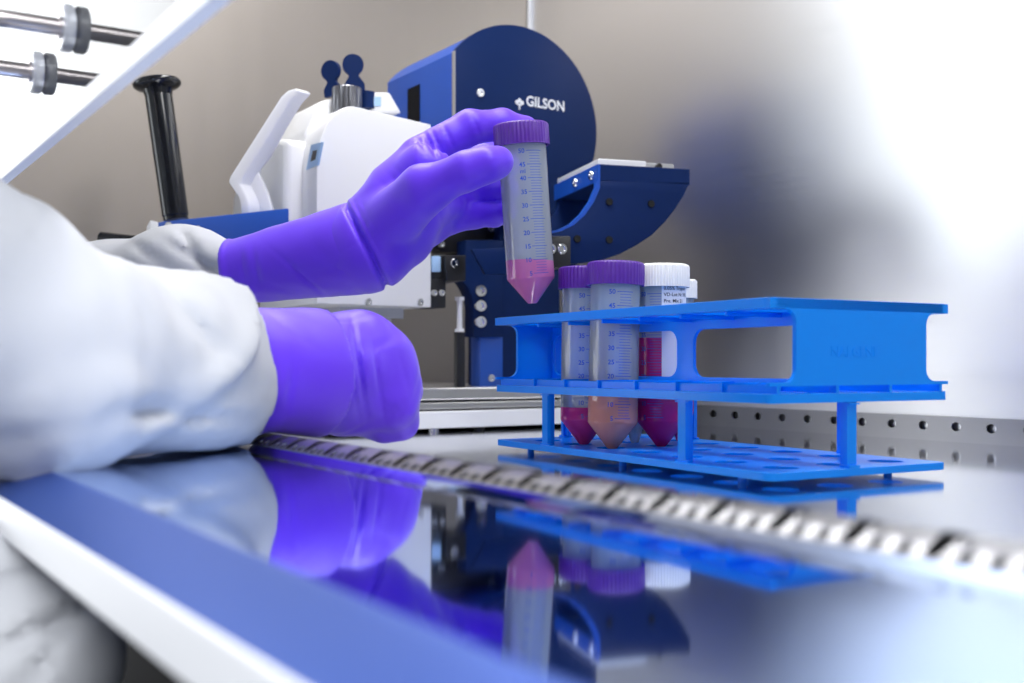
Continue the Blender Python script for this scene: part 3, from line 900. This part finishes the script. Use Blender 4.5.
# quarter-round bracket with silver tray on top
d0 = 0.83; l0 = (600 - 512) / F * d0
BA = vf(math.sin(math.radians(73.4)), math.cos(math.radians(73.4)), 0)       # along the front, to the right
BB = vf(-math.sin(math.radians(20.4)), math.cos(math.radians(20.4)), 0)      # going back, to the left
BB = (BB - BA * BB.dot(BA)).normalized()
BO = vf(l0, d0, 0)
def bk(px, py, back=0.0):
    """pixel on the bracket's front plane -> (s, z)"""
    c = (px - 512) / F
    s = (c * d0 - l0) / (BA.dot(vf(1, 0, 0)) - c * BA.dot(vf(0, 1, 0)))
    d = d0 + s * BA.dot(vf(0, 1, 0))
    return (s, CAMZ + (HOR - py) / F * d)
BM_ = Matrix((BA, BB, Vector((0, 0, 1)))).transposed().to_4x4(); BM_.translation = BO
SWP = BM_ @ Matrix(((1, 0, 0, 0), (0, 0, 1, 0), (0, 1, 0, 0), (0, 0, 0, 1)))
s1 = bk(690, 168)[0]
ztb, zbb = bk(600, 164)[1], bk(600, 181)[1]
bm = bmesh.new(); box(bm, (0, 0, zbb), (s1, 0.103, ztb), BM_); br = obj('bracket_beam', bm, M['navy'], ti, None, 0.0008)
outer = [(690, 182), (684, 195), (676, 208), (665, 222), (652, 235), (637, 245), (620, 254), (602, 260), (583, 263), (560, 264), (520, 264)]
inner = [(505, 236), (548, 234), (562, 231), (574, 225), (585, 215), (594, 202), (600, 188), (600, 181)]
poly = [bk(*p) for p in outer + inner]
for y0 in (0.0, 0.097):
    bm = bmesh.new(); prism(bm, poly, [], y0, y0 + 0.006, SWP)
    cp = obj('crescent_plate', bm, M['navy'], br, 35, 0.0006)
    if y0 == 0.0:
        for px, py in ((609, 202), (651, 204), (577, 239), (609, 240)):
            s, z = bk(px, py)
            bm = bmesh.new(); lathe(bm, [(0, 0.0008), (0.0012, 0.0008), (0.0014, 0.0012), (0.0026, 0.0012), (0.0030, 0.0004), (0.0030, -0.001), (0, -0.001)], axis_frame(BM_ @ Vector((s, -0.0003, z)), -BB), 18)
            obj('dark_bolt', bm, M['black_gloss'], cp, 40)
# blue inner rim following the concave edge
rim = [bk(*p) for p in inner[1:]]
bm = bmesh.new()
pl = rim + [(s - 0.0026, z + 0.0010) for s, z in rim[::-1]]
prism(bm, pl, [], -0.0002, 0.0064, SWP); o = obj('inner_rim', bm, M['blue_drum'], br, 40); 
bm = bmesh.new(); box(bm, (-0.0015, 0.0, zbb), (0.0002, 0.103, ztb), BM_); o = obj('end_cheek', bm, M['blue_drum'], br, None)
for yy in (0.014, 0.050):
    p = BM_ @ Vector((-0.0016, yy, (zbb + ztb) / 2)); screw(p, -BA, 0.0036, M['chrome'], br)
bm = bmesh.new(); box(bm, (0.001, 0.006, ztb), (s1 - 0.034, 0.102, ztb + 0.0054), BM_); tr = obj('silver_plate', bm, M['bolt'], ti, None, 0.0008)
bm = bmesh.new(); box(bm, (s1 - 0.033, 0.020, ztb), (s1 - 0.004, 0.045, ztb + 0.0072), BM_); obj('stop_block', bm, M['satin'], tr, None, 0.001)
bm = bmesh.new(); p = BM_ @ Vector((s1 - 0.018, 0.020, ztb + 0.0040)); cyl(bm, p, p - BB * 0.003, 0.0025, 14); obj('stop_screw', bm, M['black'], tr, 40)

# navy column with bolts, black clamp blocks
def fplate(name, pts, y0, y1, m, parent, bevel=0.0008, holes=()):
    return yprism(name, [fxz(px, py, y0) for px, py in pts], y0, y1, m, parent, bevel)
col = fplate('column', [(500, 200), (560, 200), (560, 388), (500, 388)], YI + 0.02, YI + 0.075, M['navy'], ti)
clp = fplate('column_plate', [(466, 240), (503, 240), (503, 337), (474, 337), (474, 306), (472, 297), (468, 288), (463, 281), (452, 277), (452, 256), (466, 256)], YI + 0.014, YI + 0.03, M['navy'], col)
fplate('column_foot', [(480, 336), (503, 336), (503, 388), (480, 388)], YI + 0.018, YI + 0.034, M['blue_drum'], col)
for px, py in ((480, 291), (480, 306), (480, 322)):
    screw(atY(px, py, YI + 0.014), (-0.3, -1, 0), 0.0056, M['chrome'], clp, 'bolt', 0.004)
screw(atY(491, 378, YI + 0.018), (0, -1, 0), 0.0036, M['chrome'], col)
bl = fplate('clamp_block', [(446, 255), (466, 255), (466, 281), (446, 281)], YI - 0.004, YI + 0.03, M['black'], ti)
screw(atY(454.5, 263, YI - 0.004), (0, -1, 0), 0.0042, M['chrome'], bl)
fplate('sensor', [(431, 255), (446, 255), (446, 281), (431, 281)], YI + 0.002, YI + 0.03, M['black'], bl)
fplate('sensor_lens', [(432, 256), (441, 256), (441, 272), (432, 272)], YI + 0.0008, YI + 0.006, M['tag_blue'], bl)
b2 = fplate('lower_clamp', [(430, 279), (446, 279), (446, 308), (430, 308)], YI + 0.001, YI + 0.03, M['black'], ti)
for px in (434, 441.5): screw(atY(px, 293, YI + 0.001), (0, -1, 0), 0.0030, M['chrome'], b2)
fplate('upper_mount', [(425, 222), (520, 222), (520, 262), (466, 262), (462, 252), (440, 252), (430, 240)], YI + 0.03, YI + 0.06, M['black'], ti)
for px, py in ((441, 244), (491, 229)): screw(atY(px, py, YI + 0.03), (0, -1, 0), 0.0036, M['chrome'], bl)
b3 = fplate('screw_block', [(546, 236), (571, 236), (571, 268), (546, 268)], 0.655, 0.675, M['black'], ti)
for px in (551, 562): screw(atY(px, 249, 0.655), (0, -1, 0), 0.0042, M['chrome'], b3)
# black post with its silver adjusting bolt
pb_ = atY(459.5, 386, YI + 0.0075); pm_ = atY(459.5, 332, YI + 0.0075); ptp = atY(459.5, 297, YI + 0.0075)
bm = bmesh.new(); cyl(bm, (pb_.x, pb_.y, zd), pm_, 0.0047, 20, None, 0.0006); po = obj('post', bm, M['black'], ti, 40)
bm = bmesh.new()
cyl(bm, pm_, ptp, 0.0024, 14)
lathe(bm, [(0, 0), (0.0046, 0), (0.0046, 0.0028), (0, 0.0028)], Matrix.Translation(pm_), 6)
lathe(bm, [(0, -0.003), (0.0046, -0.003), (0.0046, 0), (0, 0)], Matrix.Translation(ptp), 6)
obj('adjusting_bolt', bm, M['bolt'], po, 40)

# ================================================================== PERSON: gloves and lab coat
pe = thing('person', (-0.22, 0.58, -0.35), 'person in white lab coat and purple gloves lifting a tube, seated at the cabinet', 'person')
def cap_list(P, segs, k):
    """segs: chains of (px,py,depth,r_px); smooth union"""
    d = None
    for a, b in segs:
        q = cone_d(P, at(*a[:3]), at(*b[:3]), a[3] * a[2] / F, b[3] * b[2] / F)
        d = q if d is None else smin(d, q, k)
    return d
def chain(pts): return list(zip(pts, pts[1:]))
def hand_net(name, f, pts, h, pad, m, parent):
    A = np.array([at(*p[:3]) for p in pts]); r = max(p[3] * p[2] / F for p in pts)
    me = surface_net(f, A.min(0) - r - pad, A.max(0) + r + pad, h)
    return link(name, me, m, parent)
ray = lambda px, py: Vector(at(px, py, 1.0) - cam.location).normalized()
def img_groove(P, p1, p2, dep, w_px, depth, reach_px):
    """crease whose line runs from pixel p1 to p2 on the surface near depth dep"""
    a = at(*p1, dep); b = at(*p2, dep)
    n = (b - a).cross(ray((p1[0] + p2[0]) / 2, (p1[1] + p2[1]) / 2))
    mid = (a + b) / 2
    return groove(P, mid, n, w_px * dep / F, depth, reach_px * dep / F)

def rest(X):
    """height of the steel under the hands: sill, grille, air above the tray"""
    t_ = X - GX0; q = np.clip((t_ - GC) / (GX1 - GX0 - GC), 0, 1); u = np.clip(t_ / GC, 0, 1)
    cove = np.where(X > 0.158, 0.0016 * np.clip((X - 0.158) / 0.0145, 0, 1) ** 2, 0)
    hump_ = np.where(t_ < GC, GH * (1.2 * u + 0.1 * u * u - 0.3 * u ** 3), GH - 0.005 * q)
    return ZS + 0.0006 + cove + hump_ - 0.008 * np.clip((X - GX1 - 0.008) / 0.006, 0, 1)

# --- left hand (raised, holding the tube)
wr = (360, 248, 0.700, 40)
idx_ = [(398, 188, 0.700, 29), (420, 158, 0.702, 21), (470, 127, 0.708, 17), (503, 125, 0.717, 15.5), (524, 129, 0.720, 13.5)]
mid_ = [(410, 205, 0.712, 26), (440, 180, 0.722, 20), (484, 156, 0.742, 15.5), (500, 161, 0.730, 14), (509, 166, 0.716, 12)]
rng_ = [(410, 220, 0.715, 26), (445, 203, 0.732, 18), (478, 190, 0.736, 13.5), (498, 190, 0.728, 13), (508, 189, 0.716, 12)]
lit_ = [(408, 235, 0.712, 25), (446, 218, 0.736, 17), (474, 215, 0.733, 13), (494, 214, 0.727, 12.5), (506, 211, 0.717, 11.5)]
thb_ = [(385, 226, 0.685, 31), (424, 190, 0.662, 24), (466, 171, 0.650, 18), (486, 165, 0.650, 16.8), (498, 162, 0.654, 15.8)]
palm = [(wr, (400, 205, 0.702, 33)), (wr, (405, 238, 0.708, 27)), ((375, 245, 0.695, 38), (415, 200, 0.705, 28)), ((418, 205, 0.705, 22), (452, 205, 0.724, 14)), ((392, 196, 0.694, 24), (424, 168, 0.688, 19)), ((424, 168, 0.686, 19), (438, 166, 0.684, 11))]
def left_glove(P):
    d = cap_list(P, palm, 0.014)
    fg = None
    for c in (idx_, mid_, rng_, lit_):
        q = cap_list(P, chain(c), 0.003)
        fg = q if fg is None else smin(fg, q, 0.0014)
    d = smin(d, fg, 0.005)
    d = smin(d, cap_list(P, chain(thb_), 0.006), 0.0045)
    # wrist bunching, folds at the finger roots
    for a, b, w_, dp, rc in (((347, 208), (386, 284), 3.0, 0.0030, 70), ((357, 208), (384, 262), 2.0, 0.0012, 34), ((368, 215), (380, 240), 2.0, 0.0008, 22),
                            ((412, 172), (440, 196), 1.7, 0.0015, 18), ((405, 176), (434, 200), 1.7, 0.0013, 18), ((420, 168), (446, 190), 1.5, 0.0010, 15), ((398, 182), (424, 204), 1.8, 0.0012, 18), ((391, 190), (414, 208), 1.8, 0.0009, 16),
                            ((424, 131), (438, 160), 1.7, 0.0016, 20), ((430, 128), (443, 154), 1.5, 0.0012, 18), ((417, 137), (430, 160), 1.6, 0.0010, 16), ((441, 120), (455, 150), 1.8, 0.0010, 17),
                            ((470, 110), (482, 140), 1.8, 0.0018, 17), ((495, 108), (499, 140), 1.8, 0.0012, 16), ((447, 200), (460, 240), 1.8, 0.0020, 20), ((456, 192), (464, 232), 1.6, 0.0014, 16), ((438, 210), (450, 250), 1.8, 0.0012, 18),
                            ((462, 182), (463, 205), 1.5, 0.0014, 12), ((482, 178), (483, 204), 1.4, 0.0010, 10), ((472, 203), (476, 228), 1.5, 0.0014, 12), ((484, 203), (486, 225), 1.4, 0.0010, 10),
                            ((345, 250), (420, 205), 1.2, 0.0005, 45), ((462, 178), (470, 190), 1.6, 0.0008, 12)):
        d = d + img_groove(P, a, b, 0.685, w_, dp, rc)
    d = d + 0.0005 * wav(P, 160, 0, 6) 
    return d
allp = [wr] + idx_ + mid_ + rng_ + lit_ + thb_
g1 = hand_net('glove', left_glove, allp, 0.0013, 0.006, M['glove'], pe)
g1['label'] = 'purple nitrile glove on the raised hand holding the tube'
ca, cb_ = (232, 273, 0.712, 31.5), (356, 249, 0.700, 46)
def left_cuff(P):
    d = cap_list(P, [(ca, cb_)], 0.01)
    A = np.array(at(*ca[:3])); B = np.array(at(*cb_[:3])); ax_ = (B - A) / np.linalg.norm(B - A)
    s = (P - A) @ ax_
    L_ = np.linalg.norm(B - A)
    d = d + 0.0008 * wav(P, 90, 4, 6) + 0.0005 * wav(P, 200, 10, 6)
    d = d - 0.0012 * np.exp(-((s - 0.002) / 0.0018) ** 2)                 # beaded hem
    for a, b, w_, dp, rc in (((252, 248), (262, 300), 3.0, 0.0012, 30), ((240, 252), (246, 290), 2, 0.001, 24), ((282, 258), (330, 300), 2.0, 0.0012, 34), ((270, 285), (310, 300), 2, 0.0008, 26), ((300, 275), (365, 262), 3, 0.0006, 30)):
        d = d + img_groove(P, a, b, 0.675, w_, dp, rc)
    cut0 = -(s - (-0.001)); cut1 = s - (L_ + 0.004 + 0.003 * wav(P, 60, 2, 4))
    return np.maximum(np.maximum(d, cut0), cut1)
hand_net('glove_cuff', left_cuff, [ca, cb_], 0.0015, 0.008, M['glove'], g1)

# --- right hand (fist resting on the grille)
rw = (322, 374, 0.528, 56)
kn = [[(345, 355, 0.540, 30), (368, 338, 0.545, 22), (378, 350, 0.572, 17), (366, 356, 0.590, 15)],
      [(350, 368, 0.540, 30), (388, 357, 0.545, 22), (396, 366, 0.572, 17), (382, 372, 0.592, 15)],
      [(350, 385, 0.540, 30), (392, 383, 0.543, 22), (404, 391, 0.570, 17), (394, 396, 0.588, 15)],
      [(350, 400, 0.538, 28), (394, 408, 0.538, 20), (401, 423, 0.548, 15.5), (384, 427, 0.550, 14), (366, 424, 0.556, 13)]]
rth = [(340, 340, 0.565, 24), (365, 345, 0.595, 18), (385, 355, 0.605, 15)]
def right_glove(P):
    d = cap_list(P, [(rw, (352, 374, 0.545, 56)), ((345, 360, 0.55, 45), (380, 372, 0.552, 34)), ((345, 392, 0.545, 40), (385, 395, 0.548, 30))], 0.012)
    for c in kn: d = smin(d, cap_list(P, chain(c), 0.005), 0.007)
    d = smin(d, cap_list(P, chain(rth), 0.005), 0.008)
    for a, b, w_, dp, rc in (((352, 318), (368, 425), 3.0, 0.0016, 46), ((372, 335), (384, 420), 2.2, 0.0010, 36), ((344, 340), (362, 430), 2.0, 0.0010, 34), ((395, 340), (412, 400), 2.2, 0.0011, 26),
                            ((382, 420), (420, 405), 2.4, 0.0016, 24), ((360, 428), (405, 418), 2.2, 0.0012, 24), ((378, 400), (400, 412), 2, 0.0008, 18)):
        d = d + img_groove(P, a, b, 0.515, w_, dp, rc)
    d = d + 0.0005 * wav(P, 150, 6, 6) + 0.0005 * np.maximum(0, 1 - np.abs(wav(P, 90, 9, 3)) * 6)
    return np.maximum(d, -(P[..., 2] - rest(P[..., 0])))
g2 = hand_net('glove', right_glove, [rw] + [p for c in kn for p in c] + rth, 0.0013, 0.006, M['glove'], pe)
g2['label'] = 'purple nitrile glove on the fist resting at the grille'
ra, rb = (238, 371, 0.492, 64), (326, 374, 0.524, 65)
def right_cuff(P):
    d = cap_list(P, [(ra, rb)], 0.01)
    A = np.array(at(*ra[:3])); B = np.array(at(*rb[:3])); ax_ = (B - A) / np.linalg.norm(B - A)
    s = (P - A) @ ax_; L_ = np.linalg.norm(B - A)
    d = d + 0.0012 * wav(P, 70, 8, 6) + 0.0005 * wav(P, 170, 12, 6)
    for a, b, w_, dp, rc in (((295, 350), (285, 425), 2.2, 0.0012, 34), ((270, 315), (312, 345), 3, 0.0008, 34), ((300, 318), (326, 352), 2.4, 0.0012, 24), ((318, 420), (334, 380), 2.4, 0.0012, 30)):
        d = d + img_groove(P, a, b, 0.47, w_, dp, rc)
    cut1 = s - (L_ - 0.004 + 0.0025 * wav(P, 55, 5, 4))
    return np.maximum(np.maximum(np.maximum(d, -(s + 0.012)), cut1), -(P[..., 2] - rest(P[..., 0])))
hand_net('glove_cuff', right_cuff, [ra, rb], 0.0015, 0.014, M['glove'], g2)

# --- coat: one cloth surface over torso, both arms and the lap
def ppx(p): return (np.array(at(*p[:3])), p[3] * p[2] / F)
fore = [(-90, 335, 0.365, 132), (50, 355, 0.405, 106), (160, 370, 0.455, 86), (222, 373, 0.492, 69), (248, 375, 0.50, 66)]
hump = [(-160, 270, 0.34, 90), (-60, 283, 0.37, 88), (0, 284, 0.385, 84)]
lefta = [(-20, 305, 0.78, 56), (110, 292, 0.745, 44), (180, 274, 0.725, 43), (238, 274, 0.711, 32)]
SH_R = np.array((-0.24, 0.42, 0.22)); SH_L = np.array((-0.22, 0.76, 0.24))
def sleeve_folds(P):
    return 0.0042 * wav(P, 34, 0, 6) + 0.0024 * wav(P, 75, 8, 6) - 0.0050 * np.maximum(0, 1 - np.abs(wav(P, 30, 5, 3)) * 5) + 0.0006 * wav(P, 210, 14, 6)
def coat(P):
    d = cap_list(P, chain(fore), 0.02)
    d = smin(d, cap_list(P, chain(hump), 0.02), 0.005)
    d = smin(d, cone_d(P, np.array(at(*hump[0][:3])), SH_R, 0.030, 0.062), 0.02)
    # fold ridge along the forearm and pinched cuff
    for a, b, w_, dp, rc in (((95, 250), (150, 330), 10, 0.005, 60), ((110, 280), (140, 320), 7, 0.004, 40), ((0, 440), (200, 400), 12, 0.003, 120),
                            ((120, 410), (250, 420), 6, 0.0025, 80), ((170, 290), (215, 350), 6, 0.0025, 50), ((230, 400), (262, 432), 4, 0.0022, 30), ((40, 330), (90, 420), 10, 0.003, 70), ((200, 330), (262, 372), 5, 0.0018, 44)):
        d = d + img_groove(P, a, b, 0.42, w_, dp, rc)
    A = np.array(at(*fore[3][:3])); B = np.array(at(*fore[4][:3])); ax_ = (B - A) / np.linalg.norm(B - A)
    s = (P - B) @ ax_ + 0.40 * np.maximum(0, P[..., 2] - 0.050) + 0.30 * np.maximum(0, 0.042 - P[..., 2])
    L = cap_list(P, chain(lefta), 0.02)
    L = smin(L, cone_d(P, np.array(at(*lefta[0][:3])), SH_L, 0.045, 0.065), 0.03)
    for a, b, w_, dp, rc in (((165, 240), (235, 285), 4, 0.003, 34), ((190, 272), (238, 262), 4, 0.002, 30), ((130, 242), (170, 270), 5, 0.002, 34), ((180, 228), (200, 260), 4, 0.002, 26)):
        L = L + img_groove(P, a, b, 0.70, w_, dp, rc)
    A2 = np.array(at(*lefta[2][:3])); B2 = np.array(at(*lefta[3][:3])); ax2 = (B2 - A2) / np.linalg.norm(B2 - A2)
    s2 = (P - B2) @ ax2
    fold = sleeve_folds(P)
    # cuffs are cut off square with a wavy hem; the right one hangs on the sill
    d = np.maximum(d, s - (0.000 + 0.0035 * wav(P, 90, 3, 5)))
    d = np.maximum(d, -(P[..., 2] - rest(P[..., 0])))
    L = np.maximum(L, s2 - (0.003 + 0.002 * wav(P, 90, 7, 5)))
    # torso in front of the cabinet and the skirt of the coat over the lap
    T = cone_d(P, (-0.20, 0.50, 0.20), (-0.20, 0.68, 0.20), 0.115, 0.115)
    T = smin(T, cone_d(P, (-0.21, 0.50, -0.30), (-0.20, 0.52, 0.18), 0.135, 0.115), 0.05)
    T = smin(T, cone_d(P, (-0.21, 0.68, -0.30), (-0.20, 0.66, 0.18), 0.135, 0.115), 0.05)
    T = smin(T, cone_d(P, SH_R, SH_L, 0.062, 0.062), 0.05)
    T = smin(T, cone_d(P, (-0.20, 0.59, 0.30), (-0.20, 0.59, 0.345), 0.065, 0.058), 0.04)
    lap = cone_d(P, (-0.16, 0.49, -0.32), (0.035, 0.425, -0.080), 0.09, 0.036)
    lap = smin(lap, cone_d(P, (0.035, 0.425, -0.080), np.array(at(30, 660, 0.345)), 0.036, 0.028), 0.015)
    lap = smin(lap, cone_d(P, np.array(at(10, 585, 0.37)), np.array(at(100, 606, 0.386)), 0.022, 0.014), 0.006)
    lap = smin(lap, cone_d(P, (-0.16, 0.68, -0.33), (0.02, 0.70, -0.16), 0.09, 0.06), 0.03)
    for a, b, w_, dp, rc in (((20, 640), (70, 615), 8, 0.004, 60), ((30, 680), (60, 640), 6, 0.003, 50)):
        lap = lap + img_groove(P, a, b, 0.33, w_, dp, rc)
    out = smin(smin(d, T, 0.03), smin(L, T, 0.03), 0.001)
    return smin(out + fold, smin(lap, T, 0.03) + 0.35 * fold, 0.001)
lo = (-0.36, 0.28, -0.46); hi = (0.36, 0.92, 0.42)
me = surface_net(coat, lo, hi, 0.0032)
link('lab_coat', me, M['coat'], pe)
# legs of the trousers under the lap, head with cap
def legs(P):
    d = None
    for y, kx, ky in ((0.49, 0.03, 0.45), (0.68, 0.0, 0.70)):
        q = smin(cone_d(P, (-0.18, y, -0.36), (kx, ky, -0.24), 0.082, 0.058), cone_d(P, (kx, ky, -0.24), (kx - 0.02, ky, -0.74), 0.056, 0.042), 0.03)
        q = smin(q, cone_d(P, (kx - 0.03, ky, -0.765), (kx + 0.08, ky, -0.775), 0.034, 0.024), 0.02)
        d = q if d is None else np.minimum(d, q)
    return d
me = surface_net(legs, (-0.30, 0.36, -0.82), (0.14, 0.80, -0.2), 0.008)
link('trousers', me, M['trouser'], pe)
def head_f(P):
    d = cone_d(P, (-0.20, 0.59, 0.33), (-0.19, 0.59, 0.40), 0.052, 0.05)
    d = smin(d, cone_d(P, (-0.185, 0.59, 0.52), (-0.175, 0.59, 0.47), 0.088, 0.07), 0.02)
    d = smin(d, cone_d(P, (-0.165, 0.59, 0.42), (-0.135, 0.59, 0.425), 0.05, 0.032), 0.03)
    d = smin(d, cone_d(P, (-0.105, 0.59, 0.485), (-0.085, 0.59, 0.462), 0.009, 0.014), 0.012)
    for s in (-1, 1):
        d = smin(d, cone_d(P, (-0.185, 0.59 + s * 0.078, 0.49), (-0.180, 0.59 + s * 0.083, 0.455), 0.014, 0.010), 0.006)
        d = np.maximum(d, -cone_d(P, (-0.098, 0.59 + s * 0.031, 0.494), (-0.092, 0.59 + s * 0.031, 0.494), 0.014, 0.012))
        d = smin(d, cone_d(P, (-0.112, 0.59 + s * 0.031, 0.492), (-0.111, 0.59 + s * 0.031, 0.492), 0.012, 0.012), 0.003)
    d = d + groove(P, (-0.09, 0.59, 0.428), (0, 0, 1), 0.003, 0.003, 0.03)
    return d
me = surface_net(head_f, (-0.31, 0.46, 0.30), (-0.05, 0.72, 0.64), 0.005)
link('head', me, M['head'], pe)
def hair_f(P):
    d = cone_d(P, (-0.192, 0.59, 0.530), (-0.205, 0.59, 0.49), 0.093, 0.086)
    return np.maximum(d + 0.002 * wav(P, 120, 3, 6), (P[..., 0] + 0.135) * 0.8 - (P[..., 2] - 0.53) * 0.9)
me = surface_net(hair_f, (-0.33, 0.46, 0.36), (-0.05, 0.72, 0.66), 0.005)
link('hair', me, M['black'], pe)
